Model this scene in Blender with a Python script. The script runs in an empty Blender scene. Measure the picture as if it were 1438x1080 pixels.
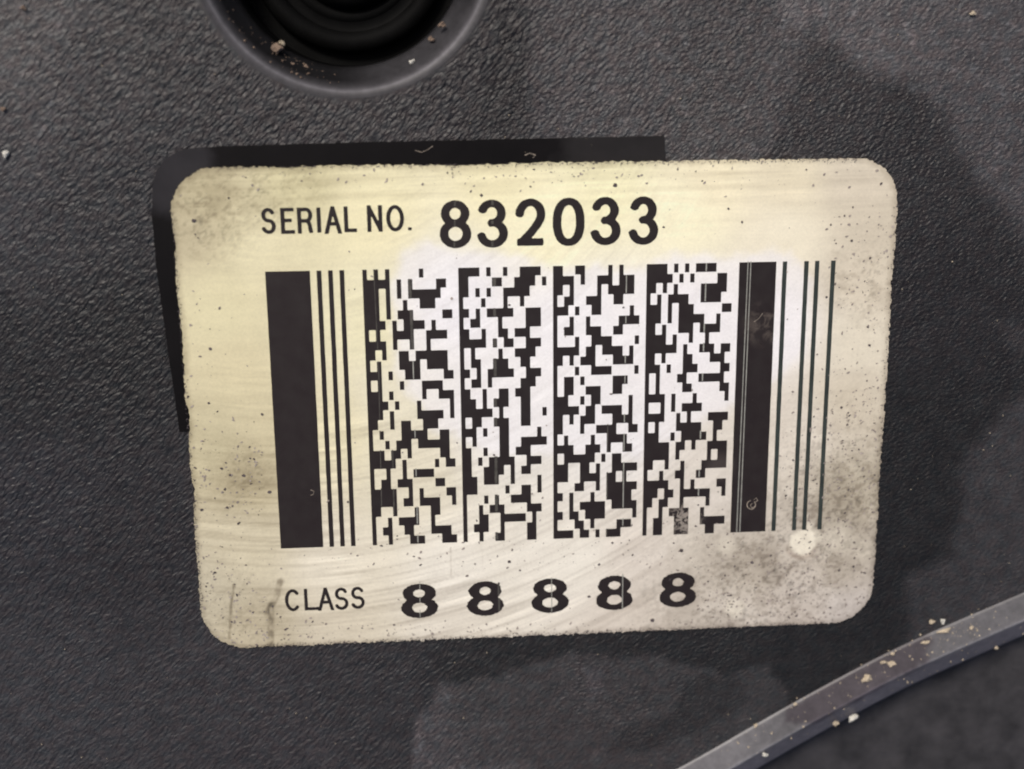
import bpy, bmesh, math, random
import numpy as np
from mathutils import Matrix, Vector
random.seed(7)
S = bpy.context.scene
COL = S.collection

# ------------------------------------------------------------------ camera
# The label lies in the plane z = 0 (metres).  A printed-symbol module is 0.77 mm wide
# and a symbol row 1.855 modules high; the camera hangs 17 cm over it, slightly tilted.
MOD = 0.00077
ROW = MOD * 1.85518
HM = np.array([[8.15069137e+00, 1.59369002e+00, 3.72777595e+02],
               [-3.01052931e-02, 1.54145180e+01, 3.81003866e+02],
               [3.32480683e-04, 2.02040279e-03, 1.0]])
FPX, CX, CY, PW = 1676.1, 719.0, 540.0, 1438.0
K = np.array([[FPX, 0, CX], [0, FPX, CY], [0, 0, 1.0]])
Mx = np.linalg.inv(K) @ HM
sc_ = MOD / np.linalg.norm(Mx[:, 0])
r1 = Mx[:, 0] / np.linalg.norm(Mx[:, 0])
r2 = Mx[:, 1] / np.linalg.norm(Mx[:, 1])
r2 = r2 - r1 * np.dot(r1, r2); r2 /= np.linalg.norm(r2)
r3 = np.cross(r1, r2)
t_uv = Mx[:, 2] * sc_                                # camera-frame position of symbol corner
tc = t_uv + r1 * (51.5 * MOD) + r2 * (14 * ROW)      # world origin = symbol centre
RW = np.stack([r1, -r2, -r3], axis=1)
CAMPOS = -RW.T @ tc
cam_d = bpy.data.cameras.new('camera')
cam = bpy.data.objects.new('camera', cam_d); COL.objects.link(cam)
rot = RW.T @ np.diag([1, -1, -1])
cam.matrix_world = Matrix.Translation(Vector(CAMPOS)) @ Matrix(rot.tolist()).to_4x4()
cam_d.sensor_width = 36; cam_d.lens = 36 * FPX / PW
cam_d.clip_start = 0.005; cam_d.clip_end = 20
cam_d.dof.use_dof = True
cam_d.dof.focus_distance = float(tc[2]) - 0.001
cam_d.dof.aperture_fstop = 11.0
S.camera = cam

# ------------------------------------------------------------------ light
w = bpy.data.worlds.new('World'); S.world = w; w.use_nodes = True
nt = w.node_tree; nt.nodes.clear()
sky = nt.nodes.new('ShaderNodeTexSky'); sky.sky_type = 'NISHITA'; sky.sun_disc = False
bg = nt.nodes.new('ShaderNodeBackground'); wo = nt.nodes.new('ShaderNodeOutputWorld')
nt.links.new(sky.outputs[0], bg.inputs[0]); nt.links.new(bg.outputs[0], wo.inputs[0])
SUN_EL, SUN_AZ = math.radians(48), math.radians(-32)     # azimuth clockwise from +Y
sky.sun_elevation = SUN_EL; sky.sun_rotation = SUN_AZ
sky.air_density = 0.6; sky.dust_density = 4.0; sky.ozone_density = 1.0
bg.inputs[1].default_value = 0.052
sd = bpy.data.lights.new('sun', 'SUN'); so = bpy.data.objects.new('sun', sd); COL.objects.link(so)
sd.energy = 1.5; sd.angle = math.radians(14); sd.color = (1.0, 0.945, 0.86)
sdir = Vector((math.sin(SUN_AZ) * math.cos(SUN_EL), math.cos(SUN_AZ) * math.cos(SUN_EL), math.sin(SUN_EL)))
so.rotation_euler = sdir.to_track_quat('Z', 'Y').to_euler()
S.view_settings.view_transform = 'Standard'; S.view_settings.look = 'None'
S.view_settings.exposure = 0.86; S.view_settings.gamma = 1
S.render.engine = 'CYCLES'
S.cycles.use_denoising = True; S.cycles.denoiser = 'OPENIMAGEDENOISE'
S.cycles.pixel_filter_type = 'BLACKMAN_HARRIS'; S.cycles.filter_width = 2.0

# ------------------------------------------------------------------ helpers
RAYC = RW.T @ np.linalg.inv(K)
def P(px, py, z=0.0):
    """the point of the plane at height z that the photograph shows at px, py"""
    d = RAYC @ np.array([px, py, 1.0])
    k = (z - CAMPOS[2]) / d[2]
    return CAMPOS + d * k
HI = np.linalg.inv(HM)
def UV(px, py):
    q = HI @ np.array([px, py, 1.0]); return q[0] / q[2], q[1] / q[2]
def UW(u, v, z=0.0):
    return ((u - 51.5) * MOD, -(v - 14) * ROW, z)
def to_px(xy):
    q = (RW @ np.column_stack([xy, np.zeros(len(xy))]).T).T + tc
    return np.column_stack([FPX * q[:, 0] / q[:, 2] + CX, FPX * q[:, 1] / q[:, 2] + CY])
def lin(c):
    c = np.asarray(c, float) / 255.0
    return np.where(c <= 0.04045, c / 12.92, ((c + 0.055) / 1.055) ** 2.4)
def hsh(ix, iy, seed):
    n = (ix.astype(np.int64) * 374761393 + iy.astype(np.int64) * 668265263 + seed * 974634777) & 0x7fffffff
    n = ((n ^ (n >> 13)) * 1274126177) & 0x7fffffff
    n = n ^ (n >> 16)
    return (n & 0xffff) / 65535.0
def vn(x, y, seed=0):
    ix = np.floor(x); iy = np.floor(y); fx = x - ix; fy = y - iy
    fx = fx * fx * (3 - 2 * fx); fy = fy * fy * (3 - 2 * fy)
    a = hsh(ix, iy, seed); b = hsh(ix + 1, iy, seed); c = hsh(ix, iy + 1, seed); d = hsh(ix + 1, iy + 1, seed)
    return (a * (1 - fx) + b * fx) * (1 - fy) + (c * (1 - fx) + d * fx) * fy
def fbm(x, y, seed=0, oct=4):
    s = 0; a = 0.5; t = 0
    for i in range(oct):
        s = s + a * vn(x * 2 ** i, y * 2 ** i, seed + i * 17); t += a; a *= 0.55
    return s / t
def sstep(a, b, x):
    t = np.clip((x - a) / (b - a), 0, 1); return t * t * (3 - 2 * t)
def poly_sd(px, py, poly):
    """signed distance (positive inside) to a polygon"""
    poly = np.array(poly, float); n = len(poly)
    d = np.full(px.shape, 1e9); inside = np.zeros(px.shape, bool)
    for i in range(n):
        ax, ay = poly[i]; bx, by = poly[(i + 1) % n]
        ex, ey = bx - ax, by - ay
        t = np.clip(((px - ax) * ex + (py - ay) * ey) / (ex * ex + ey * ey + 1e-9), 0, 1)
        d = np.minimum(d, np.hypot(px - ax - ex * t, py - ay - ey * t))
        cond = (ay > py) != (by > py)
        with np.errstate(divide='ignore', invalid='ignore'):
            xi = ax + (py - ay) * ex / (ey if abs(ey) > 1e-9 else 1e-9)
        inside ^= cond & (px < xi)
    return np.where(inside, d, -d)
def idw(px, py, pts, p=3.0):
    pts = np.array(pts, float); num = 0; den = 0
    for q in pts:
        wgt = 1.0 / ((px - q[0]) ** 2 + (py - q[1]) ** 2 + 900.0) ** (p / 2)
        num = num + wgt[:, None] * q[2:][None, :]; den = den + wgt
    return num / den[:, None]

def link(name, me, mat=None, parent=None, smooth=False):
    o = bpy.data.objects.new(name, me); COL.objects.link(o)
    if mat is not None: me.materials.append(mat)
    if parent is not None: o.parent = parent
    if smooth: me.polygons.foreach_set('use_smooth', [True] * len(me.polygons))
    return o
def mesh(name, verts, faces, mat=None, parent=None, smooth=False):
    me = bpy.data.meshes.new(name)
    me.from_pydata([tuple(map(float, v)) for v in verts], [], [tuple(int(i) for i in f) for f in faces]); me.update()
    return link(name, me, mat, parent, smooth)
def color_attr(me, name, rgb, alpha=None):
    a = me.attributes.new(name, 'FLOAT_COLOR', 'POINT')
    n = len(me.vertices)
    arr = np.ones((n, 4), np.float32); arr[:, :3] = rgb
    if alpha is not None: arr[:, 3] = alpha
    a.data.foreach_set('color', arr.ravel())
def float_attr(me, name, val):
    a = me.attributes.new(name, 'FLOAT', 'POINT'); a.data.foreach_set('value', np.asarray(val, np.float32))
def tag(o, label, cat=None, group=None, kind=None):
    if label: o['label'] = label
    if cat: o['category'] = cat
    if group: o['group'] = group
    if kind: o['kind'] = kind
    return o
def empty(name, label, cat, group=None, loc=(0, 0, 0)):
    o = bpy.data.objects.new(name, None); COL.objects.link(o); o.location = loc
    o.empty_display_size = 0.01
    return tag(o, label, cat, group)

class N:
    """small node-building helper"""
    def __init__(self, name):
        self.m = bpy.data.materials.new(name); self.m.use_nodes = True
        self.t = self.m.node_tree; self.b = self.t.nodes['Principled BSDF']
        self.co = self.t.nodes.new('ShaderNodeTexCoord').outputs['Object']
    def n(self, typ, **kw):
        nd = self.t.nodes.new('ShaderNode' + typ)
        for k, v in kw.items(): setattr(nd, k, v)
        return nd
    def l(self, a, b): self.t.links.new(a, b)
    def noise(self, scale, detail=2, rough=0.5, dist=0.0, vec=None):
        nd = self.n('TexNoise'); nd.inputs['Scale'].default_value = scale
        nd.inputs['Detail'].default_value = detail; nd.inputs['Roughness'].default_value = rough
        nd.inputs['Distortion'].default_value = dist
        self.l(vec if vec is not None else self.co, nd.inputs['Vector']); return nd.outputs[0]
    def mapping(self, scale=(1, 1, 1), rot=0.0, vec=None):
        nd = self.n('Mapping'); nd.inputs['Rotation'].default_value = (0, 0, rot); nd.inputs['Scale'].default_value = scale
        self.l(vec if vec is not None else self.co, nd.inputs[0]); return nd.outputs[0]
    def ramp(self, fac, stops):
        nd = self.n('ValToRGB'); self.l(fac, nd.inputs[0]); cr = nd.color_ramp
        while len(cr.elements) < len(stops): cr.elements.new(0.5)
        for e, (p, c) in zip(cr.elements, stops):
            e.position = p; e.color = (*c, 1) if hasattr(c, '__len__') else (c, c, c, 1)
        return nd.outputs[0]
    def mix(self, fac, a, b, mode='MIX'):
        nd = self.n('Mix', data_type='RGBA', blend_type=mode)
        for k_, v in ((0, fac), (6, a), (7, b)):
            s = nd.inputs[k_]
            if isinstance(v, bpy.types.NodeSocket): self.l(v, s)
            elif hasattr(v, '__len__'): s.default_value = (*v, 1)
            else: s.default_value = v if k_ == 0 else (v, v, v, 1)
        return nd.outputs[2]
    def math(self, op, a, b=0.0):
        nd = self.n('Math', operation=op)
        for s, v in ((nd.inputs[0], a), (nd.inputs[1], b)):
            if isinstance(v, bpy.types.NodeSocket): self.l(v, s)
            else: s.default_value = v
        return nd.outputs[0]
    def attr(self, name):
        return self.n('Attribute', attribute_name=name)
    def bump(self, h, strength, dist):
        nd = self.n('Bump'); nd.inputs['Distance'].default_value = dist
        self.l(h, nd.inputs['Height'])
        if isinstance(strength, bpy.types.NodeSocket): self.l(strength, nd.inputs['Strength'])
        else: nd.inputs['Strength'].default_value = strength
        self.l(nd.outputs[0], self.b.inputs['Normal']); return nd
    def set(self, **kw):
        for k, v in kw.items():
            s = self.b.inputs[k.replace('_', ' ')]
            if isinstance(v, bpy.types.NodeSocket): self.l(v, s)
            elif hasattr(v, '__len__'): s.default_value = (*v, 1)
            else: s.default_value = v

# ------------------------------------------------------------------ materials
def mat_grain():
    k = N('grained_black_plastic')
    dust = k.attr('dust'); gr = k.attr('grain')
    # flow of the leather grain turns slowly over the panel
    warp = k.noise(45, 1, 0.5)
    v1 = k.mapping((0.55, 1.35, 1), 0, k.mapping((1, 1, 1), math.radians(-47)))
    v2 = k.mapping((0.85, 1.25, 1), 0, k.mapping((1, 1, 1), math.radians(-20)))
    h1 = k.noise(1530, 1.3, 0.45, 0.7, v1)
    h2 = k.noise(1900, 1.3, 0.45, 0.6, v2)
    vo = k.n('TexVoronoi', feature='SMOOTH_F1'); vo.inputs['Scale'].default_value = 1500; vo.inputs['Smoothness'].default_value = 0.4
    nz = k.noise(900, 1, 0.5); add = k.n('MixRGB', blend_type='ADD'); add.inputs[0].default_value = 0.0006
    k.l(v1, add.inputs[1]); k.l(nz, add.inputs[2]); k.l(add.outputs[0], vo.inputs['Vector'])
    sx = k.n('SeparateXYZ'); k.l(k.co, sx.inputs[0])
    sel = k.ramp(k.math('ADD', k.math('MULTIPLY', sx.outputs[0], 7.0), warp), [(0.35, 0.0), (0.62, 1.0)])
    h = k.mix(sel, h1, h2)
    hh = k.math('ADD', k.math('MULTIPLY', h, 1.0), k.math('MULTIPLY', vo.outputs['Distance'], -0.35))
    big = k.noise(240, 3, 0.6)
    hh = k.math('ADD', hh, k.math('MULTIPLY', big, 0.45))
    k.bump(hh, gr.outputs['Fac'], 0.00062)
    fine = k.noise(2300, 3, 0.7)
    mott = k.noise(330, 4, 0.65)
    c = k.mix(1.0, dust.outputs['Color'], k.ramp(fine, [(0.3, 0.72), (0.7, 1.28)]), 'MULTIPLY')
    c = k.mix(1.0, c, k.ramp(mott, [(0.3, 0.8), (0.7, 1.2)]), 'MULTIPLY')
    tint = k.noise(700, 1, 0.5)
    c = k.mix(1.0, c, k.ramp(tint, [(0.35, (1.07, 0.98, 0.98)), (0.65, (0.94, 1.01, 1.05))]), 'MULTIPLY')
    k.set(Base_Color=c, Roughness=k.ramp(mott, [(0.3, 0.40), (0.7, 0.52)]))
    k.b.inputs['Specular IOR Level'].default_value = 0.30
    return k.m
def mat_simple(name, col, rough, spec=0.5, nscale=400, var=0.15, bump=0.0, bs=900):
    k = N(name)
    n = k.noise(nscale, 4, 0.6)
    k.set(Base_Color=k.mix(1.0, col, k.ramp(n, [(0.3, 1 - var), (0.7, 1 + var)]), 'MULTIPLY'), Roughness=rough)
    k.b.inputs['Specular IOR Level'].default_value = spec
    if bump: k.bump(k.noise(bs, 3, 0.6), 0.5, bump)
    return k.m
def mat_label():
    k = N('worn_cream_label_stock')
    st = k.attr('stain')
    fine = k.noise(2600, 4, 0.75)
    soft = k.noise(420, 4, 0.6)
    c = k.mix(1.0, st.outputs['Color'], k.ramp(fine, [(0.3, 0.93), (0.62, 1.03)]), 'MULTIPLY')
    c = k.mix(1.0, c, k.ramp(soft, [(0.3, 0.965), (0.65, 1.02)]), 'MULTIPLY')
    k.set(Base_Color=c, Roughness=0.46)
    k.b.inputs['Specular IOR Level'].default_value = 0.35
    hb = k.math('ADD', k.noise(900, 3, 0.6), k.math('MULTIPLY', k.noise(120, 2, 0.5), 1.5))
    k.bump(hb, 0.35, 0.00005)
    return k.m
def mat_ink():
    k = N('black_printing_ink')
    n = k.noise(500, 4, 0.65); f = k.noise(3000, 3, 0.7)
    base = k.mix(k.ramp(n, [(0.35, 0.0), (0.7, 1.0)]), (0.018, 0.0125, 0.0128), (0.024, 0.019, 0.0185))
    # rubbed-through patch near the lower right of the symbol
    p = P(962, 728)
    vd = k.n('VectorMath', operation='DISTANCE'); k.l(k.co, vd.inputs[0]); vd.inputs[1].default_value = (p[0], p[1], 0)
    near = k.ramp(k.math('MULTIPLY', vd.outputs['Value'], 200), [(0.26, 1.0), (0.62, 0.0)])
    hole = k.ramp(k.noise(1150, 3, 0.6, 1.2), [(0.47, 0.0), (0.53, 1.0)])
    wear = k.math('MULTIPLY', near, hole)
    base = k.mix(k.math('MULTIPLY', wear, 0.85), base, (0.33, 0.29, 0.25))
    p2 = P(1010, 655)
    v2 = k.n('VectorMath', operation='DISTANCE'); k.l(k.co, v2.inputs[0]); v2.inputs[1].default_value = (p2[0], p2[1], 0)
    pale = k.ramp(k.math('MULTIPLY', v2.outputs['Value'], 200), [(0.2, 1.0), (0.55, 0.0)])
    base = k.mix(k.math('MULTIPLY', pale, 0.6), base, (0.075, 0.06, 0.055))
    p3 = P(1074, 455)
    v3 = k.n('VectorMath', operation='DISTANCE'); k.l(k.co, v3.inputs[0]); v3.inputs[1].default_value = (p3[0], p3[1], 0)
    sm = k.math('MULTIPLY', k.ramp(k.math('MULTIPLY', v3.outputs['Value'], 200), [(0.15, 1.0), (0.75, 0.0)]), k.ramp(k.noise(420, 4, 0.7, 0.8), [(0.45, 0.0), (0.62, 1.0)]))
    base = k.mix(k.math('MULTIPLY', sm, 0.6), base, (0.16, 0.13, 0.11))
    pin = k.ramp(f, [(0.70, 0.0), (0.80, 1.0)])
    base = k.mix(k.math('MULTIPLY', pin, 0.25), base, (0.2, 0.17, 0.15))
    k.set(Base_Color=base, Roughness=0.5); k.b.inputs['Specular IOR Level'].default_value = 0.3
    return k.m
M_grain = mat_grain(); M_label = mat_label(); M_ink = mat_ink()
def mat_ledge():
    k = N('dusty_smooth_plastic')
    d = k.attr('dust')
    n = k.noise(900, 4, 0.7); b = k.noise(130, 4, 0.6)
    c = k.mix(1.0, d.outputs['Color'], k.ramp(n, [(0.3, 0.8), (0.7, 1.2)]), 'MULTIPLY')
    c = k.mix(1.0, c, k.ramp(b, [(0.3, 0.85), (0.7, 1.15)]), 'MULTIPLY')
    k.set(Base_Color=c, Roughness=0.45); k.bump(k.noise(700, 4, 0.65), 0.4, 0.00006)
    return k.m
M_ledge = mat_ledge()
M_lower = mat_simple('dull_black_plastic', (0.034, 0.032, 0.034), 0.6, 0.4, 200, 0.5, 0.0003, 900)
def mat_film():
    k = N('smooth_black_film')
    c = (0.0050, 0.0042, 0.0044)
    for (x, y, sc, r0, col) in ((236, 238, 95, .5, (.024, .0225, .025)), (885, 205, 60, .5, (.020, .0182, .0185))):
        p = P(x, y); v = k.n('VectorMath', operation='DISTANCE'); k.l(k.co, v.inputs[0]); v.inputs[1].default_value = (p[0], p[1], 0)
        m_ = k.ramp(k.math('ADD', k.math('MULTIPLY', v.outputs['Value'], sc), k.math('MULTIPLY', k.noise(260, 3, .6), .5)), [(r0 + .2, 1.0), (r0 + .42, 0.0)])
        c = k.mix(m_, c, col)
    n = k.noise(130, 4, 0.6)
    k.set(Base_Color=k.mix(1.0, c, k.ramp(n, [(0.3, .75), (0.7, 1.3)]), 'MULTIPLY'), Roughness=0.45)
    k.b.inputs['Specular IOR Level'].default_value = .13
    k.bump(k.noise(400, 3, .6), .5, .00002)
    return k.m
M_film = mat_film()
M_rubber = mat_simple('black_rubber', (0.0035, 0.0035, 0.0035), 0.65, 0.05, 300, 0.3, 0.00008, 300)
M_crumb = mat_simple('pale_grit', (0.50, 0.42, 0.31), 0.85, 0.2, 1500, 0.45, 0.0001, 3000)
M_crumb2 = mat_simple('brown_grit', (0.22, 0.16, 0.12), 0.85, 0.2, 1500, 0.5, 0.0001, 3000)
M_white = mat_simple('white_flake', (0.58, 0.56, 0.50), 0.6, 0.3, 900, 0.15)
M_speck = mat_simple('ground_in_dirt', (0.30, 0.26, 0.235), 0.8, 0.15, 1500, 0.6)
M_speck2 = mat_simple('dark_grime', (0.09, 0.075, 0.078), 0.8, 0.15, 1500, 0.5)
M_flaw = mat_simple('bare_print_line', (0.30, 0.30, 0.27), 0.6, 0.2, 800, 0.2)
M_flaw2 = mat_simple('thin_print_line', (0.075, 0.07, 0.062), 0.6, 0.2, 800, 0.3)
M_scr = mat_simple('scratch_residue', (0.26, 0.22, 0.18), 0.7, 0.2, 1500, 0.5)

# ------------------------------------------------------------------ the plastic housing
housing = empty('plastic_housing', 'black leather-grained plastic housing with a round hole and a smooth ledge at lower right', 'housing')

# ledge line (upper edge of the ledge on the panel), in photo pixels
UP = [(700, 1190), (830, 1140), (954, 1080), (1113, 988), (1252, 913), (1438, 832), (1560, 783), (1700, 730)]
upw = [P(x, y, 0.0)[:2] for x, y in UP]
def ledge_y(x):
    return np.interp(x, [p[0] for p in upw], [p[1] for p in upw])

HC = np.array([-0.02733, 0.06289]); HR = 0.0201
ang = np.concatenate([np.linspace(math.pi * 0.98, math.pi * 2.02, 900, endpoint=False), np.linspace(math.pi * 2.02, math.pi * 2.98, 90, endpoint=False)])
XL, XR, YB, YT = -0.115, 0.105, -0.085, 0.085
rmax = []
for a in ang:
    dx, dy = math.cos(a), math.sin(a)
    r = 0.4
    if dx > 1e-9: r = min(r, (XR - HC[0]) / dx)
    if dx < -1e-9: r = min(r, (XL - HC[0]) / dx)
    if dy > 1e-9: r = min(r, (YT - HC[1]) / dy)
    if dy < -1e-9: r = min(r, (YB - HC[1]) / dy)
    if dy < 0:          # stop under the ledge
        lo, hi = 0.0, r
        if HC[1] + dy * r < ledge_y(HC[0] + dx * r) - 0.0012:
            for _ in range(40):
                m_ = (lo + hi) / 2
                if HC[1] + dy * m_ < ledge_y(HC[0] + dx * m_) - 0.0012: hi = m_
                else: lo = m_
            r = lo
    rmax.append(r)
rmax = np.array(rmax)
NR = 190
tt = np.linspace(0, 1, NR) ** 1.05
rr = HR + tt[:, None] * (rmax - HR)[None, :]
X = HC[0] + rr * np.cos(ang)[None, :]; Y = HC[1] + rr * np.sin(ang)[None, :]
na = len(ang)
xy = np.column_stack([X.ravel(), Y.ravel()])
pp = to_px(xy); px, py = pp[:, 0], pp[:, 1]
# soft unevenness of the moulding
Z = (fbm(xy[:, 0] * 28 + 9, xy[:, 1] * 28 + 5, 3, 2) - 0.5) * 0.00035
dl = poly_sd(px, py, [(205, 180), (1290, 180), (1290, 935), (205, 935)])
Z = Z * sstep(0, 120, -dl)
rad = rr.ravel() - HR
Z = Z * sstep(0, 0.004, rad)
verts = np.column_stack([xy, Z])
idx = np.arange(NR * na).reshape(NR, na)
f = np.stack([idx[:-1, :], idx[1:, :], np.roll(idx, -1, 1)[1:, :], np.roll(idx, -1, 1)[:-1, :]], -1).reshape(-1, 4)
o_face = mesh('textured_face', verts, f, M_grain, housing, True)

# dust film plus a painted broad light gradient; greyer where thicker, blacker where wiped
nz = (fbm(px / 34, py / 34, 5, 4) - 0.5)
base = idw(px, py, [(10, 30, .060, .058, .060), (120, 160, .050, .049, .052), (30, 330, .036, .036, .040), (60, 520, .022, .022, .024),
    (40, 700, .031, .031, .036), (60, 980, .042, .042, .047), (300, 960, .040, .039, .043), (520, 960, .034, .033, .036), (200, 760, .027, .026, .029),
    (180, 480, .020, .020, .021), (200, 260, .034, .034, .037), (420, 170, .044, .042, .044), (640, 160, .038, .036, .038), (250, 60, .046, .045, .047),
    (720, 100, .034, .032, .034), (850, 100, .044, .042, .044), (1000, 160, .044, .042, .043), (1150, 120, .042, .040, .042), (1280, 220, .030, .029, .031),
    (1300, 420, .022, .021, .023), (1290, 620, .017, .017, .018), (1240, 820, .016, .016, .017), (1000, 915, .020, .020, .021), (700, 920, .022, .022, .023),
    (1150, 930, .018, .018, .019), (800, 1040, .022, .021, .022), (400, 1060, .040, .038, .042)], 3.4)
base = np.clip(base, 0, 1) * 0.86 * np.array([1.03, 1.01, 0.98])
def zone(poly, soft, nk, amt, tint=(1, 1, 1)):
    global base
    s = sstep(-soft, soft, poly_sd(px, py, poly) + nz * nk)
    base = base * (1 + s[:, None] * (amt * np.array(tint)[None, :]))
zone([(1085, -80), (1110, 15), (1136, 41), (1180, 66), (1228, 103), (1290, 122), (1322, 150), (1341, 195), (1362, 246), (1429, 318), (1446, 360), (1600, 400), (1700, -80)], 24, 30, 1.3, (1, 1, 1.0))
zone([(1600, 500), (1438, 552), (1405, 592), (1372, 625), (1352, 655), (1350, 730), (1335, 775), (1300, 800), (1278, 815), (1277, 880), (1262, 925), (1300, 1100), (1700, 1000)], 13, 20, 1.35, (1, .97, 1))
zone([(1400, 455), (1420, 450), (1450, 470), (1450, 500), (1415, 485)], 10, 18, 0.5)
zone([(722, -60), (746, 20), (744, 100), (752, 190), (768, 300), (1000, 300), (1100, 180), (1136, 41), (1100, -60)], 12, 14, 0.58)
zone([(690, -60), (734, 40), (734, 190), (700, 190), (640, 190), (690, 100), (690, 20)], 16, 16, -0.28)
zone([(575, 1120), (583, 1010), (621, 965), (719, 944), (751, 926), (892, 919), (979, 932), (1020, 945), (1077, 938), (1107, 967), (1098, 996), (1000, 1060), (980, 1120)], 6, 34, 1.1, (1, .97, .97))
zone([(963, 952), (1035, 948), (1050, 985), (1000, 1010), (925, 1060), (860, 1055), (862, 1020), (940, 1000)], 7, 26, -0.33)
zone([(815, 935), (850, 938), (848, 975), (828, 980)], 6, 14, 0.3, (1, 1, 1.15))
zone([(640, 1120), (650, 1078), (740, 1070), (800, 1120)], 6, 10, 0.4)
zone([(-50, -50), (140, -50), (95, 120), (60, 300), (-50, 420)], 45, 40, 0.25)
spk = fbm(px / 5.5, py / 5.5, 11, 2)
bl = 1 + 0.9 * sstep(0.72, 0.86, spk) * sstep(0.030, 0.055, base[:, 0])
base = base * bl[:, None]
grain = 0.50 + 0.16 * sstep(600, 100, py) - 0.14 * sstep(900, 1350, px) - 0.10 * sstep(600, 1000, px) * sstep(850, 950, py)
grain = grain - 0.30 * sstep(150, -20, px) * sstep(420, 60, py)
grain = grain + 0.10 * sstep(700, 300, np.hypot(px - 560, py - 120))
grain = grain * sstep(0.0, 0.0010, rad)
grain = grain * (0.75 + 0.6 * fbm(px / 90, py / 90, 21, 2))
color_attr(o_face.data, 'dust', base); float_attr(o_face.data, 'grain', grain)

# moulded wall of the round hole: rolled lip, sloping seat, straight bore
def lathe(name, prof, centre, mat, parent, n=160, close=False, smooth=True, wob=0.0):
    vs, fs = [], []
    for r, z in prof:
        for i in range(n):
            a = 2 * math.pi * i / n
            w_ = 1 + wob * math.sin(5 * a + z * 900)
            vs.append((centre[0] + r * w_ * math.cos(a), centre[1] + r * w_ * math.sin(a), z))
    m = len(prof)
    for j in range(m - 1 + (1 if close else 0)):
        for i in range(n):
            j2 = (j + 1) % m
            fs.append((j * n + i, j2 * n + i, j2 * n + (i + 1) % n, j * n + (i + 1) % n))
    return mesh(name, vs, fs, mat, parent, smooth)
mm = 0.001
prof = [(20.1, 0), (19.8, -.03), (19.5, -.10), (19.2, -.22), (18.9, -.42), (18.65, -.7), (18.3, -1.15), (17.8, -1.75), (17.2, -2.45), (16.6, -3.1), (16.1, -3.6), (15.8, -4.6), (15.7, -6), (15.6, -20)]
M_hole = M_ledge.copy(); M_hole.name = 'light_painted_hole_plastic'
M_hole.node_tree.nodes['Principled BSDF'].inputs['Specular IOR Level'].default_value = 0.15
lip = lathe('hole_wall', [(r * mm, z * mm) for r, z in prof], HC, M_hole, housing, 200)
nv = len(lip.data.vertices)
lv = np.array([v.co for v in lip.data.vertices])
ldc = np.tile([.05, .048, .052], (nv, 1))
rrr = np.hypot(lv[:, 0] - HC[0], lv[:, 1] - HC[1]) / mm
lpol = np.arctan2(lv[:, 1] - HC[1], lv[:, 0] - HC[0])
k_ = np.exp(-((rrr - 19.2) / .26) ** 2); ldc = ldc * (1 + 1.5 * k_[:, None])  # lip highlight painted into the dust colour
k_ = sstep(18.9, 17.8, rrr) * (0.85 - 0.5 * sstep(-1.75, -1.2, lpol) * sstep(-.2, -.6, lpol)); ldc = ldc * (1 - k_[:, None])  # dirt and painted shade darken the slope, less on the lit side
k_ = sstep(16.2, 15.8, rrr); ldc = ldc * (1 - 0.85 * k_[:, None])  # shade of the deep bore painted darker
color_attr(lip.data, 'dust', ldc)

# ledge: flat dusty top, rounded crest, bevelled flank dropping to the lower face
def offs(path, d):
    out = []
    for i, p in enumerate(path):
        a = np.array(path[max(i - 1, 0)]); b = np.array(path[min(i + 1, len(path) - 1)])
        t = (b - a) / np.linalg.norm(b - a); nrm = np.array([t[1], -t[0]])
        out.append(np.array(p) + nrm * d)
    return out
LW = []
for i in range(len(upw) - 1):
    for k_ in range(10):
        LW.append(np.array(upw[i]) * (1 - k_ / 10) + np.array(upw[i + 1]) * k_ / 10)
LW.append(np.array(upw[-1]))
LW = np.array(LW)
for _ in range(12): LW[1:-1] = (LW[:-2] + LW[1:-1] * 2 + LW[2:]) / 4
lp = [(-0.30, -0.3), (-0.12, 0.0), (0.06, 0.20), (0.3, 0.28), (1.2, 0.46), (2.2, 0.66), (3.2, 0.86), (3.45, 0.91), (3.6, 0.93), (3.72, .93), (3.84, 0.90), (3.96, .85), (4.1, .76), (4.25, .66), (4.4, .57), (5.2, .18), (6.2, -.30), (7.3, -.85), (7.6, -1.2), (7.8, -2), (7.9, -3), (7.95, -9.0)]
dense = []
for a, b in zip(lp[:-1], lp[1:]):
    nsub = 4 if abs(b[0] - a[0]) > 0.5 else 1
    for k_ in range(nsub): dense.append((a[0] + (b[0] - a[0]) * k_ / nsub, a[1] + (b[1] - a[1]) * k_ / nsub))
dense.append(lp[-1])
seg = []
for i in range(len(LW) - 1):
    for k_ in range(4): seg.append(LW[i] * (1 - k_ / 4) + LW[i + 1] * k_ / 4)
seg.append(LW[-1]); seg = np.array(seg)
vs, fs = [], []
for d, z in dense:
    for q in offs(seg, d * mm): vs.append((q[0], q[1], z * mm))
m = len(seg)
for j in range(len(dense) - 1):
    for i in range(m - 1): fs.append((j * m + i, j * m + i + 1, (j + 1) * m + i + 1, (j + 1) * m + i))
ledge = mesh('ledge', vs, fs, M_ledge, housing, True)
va = np.array(vs); lpx = to_px(va[:, :2])
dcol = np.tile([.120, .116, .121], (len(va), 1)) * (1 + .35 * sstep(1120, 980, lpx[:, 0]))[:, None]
patch = sstep(-6, 6, poly_sd(lpx[:, 0], lpx[:, 1], [(1104, 992), (1292, 880), (1308, 900), (1300, 925), (1200, 985), (1140, 1015), (1100, 1012)]) + (fbm(lpx[:, 0] / 14, lpx[:, 1] / 14, 8, 3) - .5) * 14)
dcol = dcol * (1 - patch[:, None] * np.array([.44, .50, .47]))
dd = np.repeat([d for d, z in dense], m)
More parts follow.
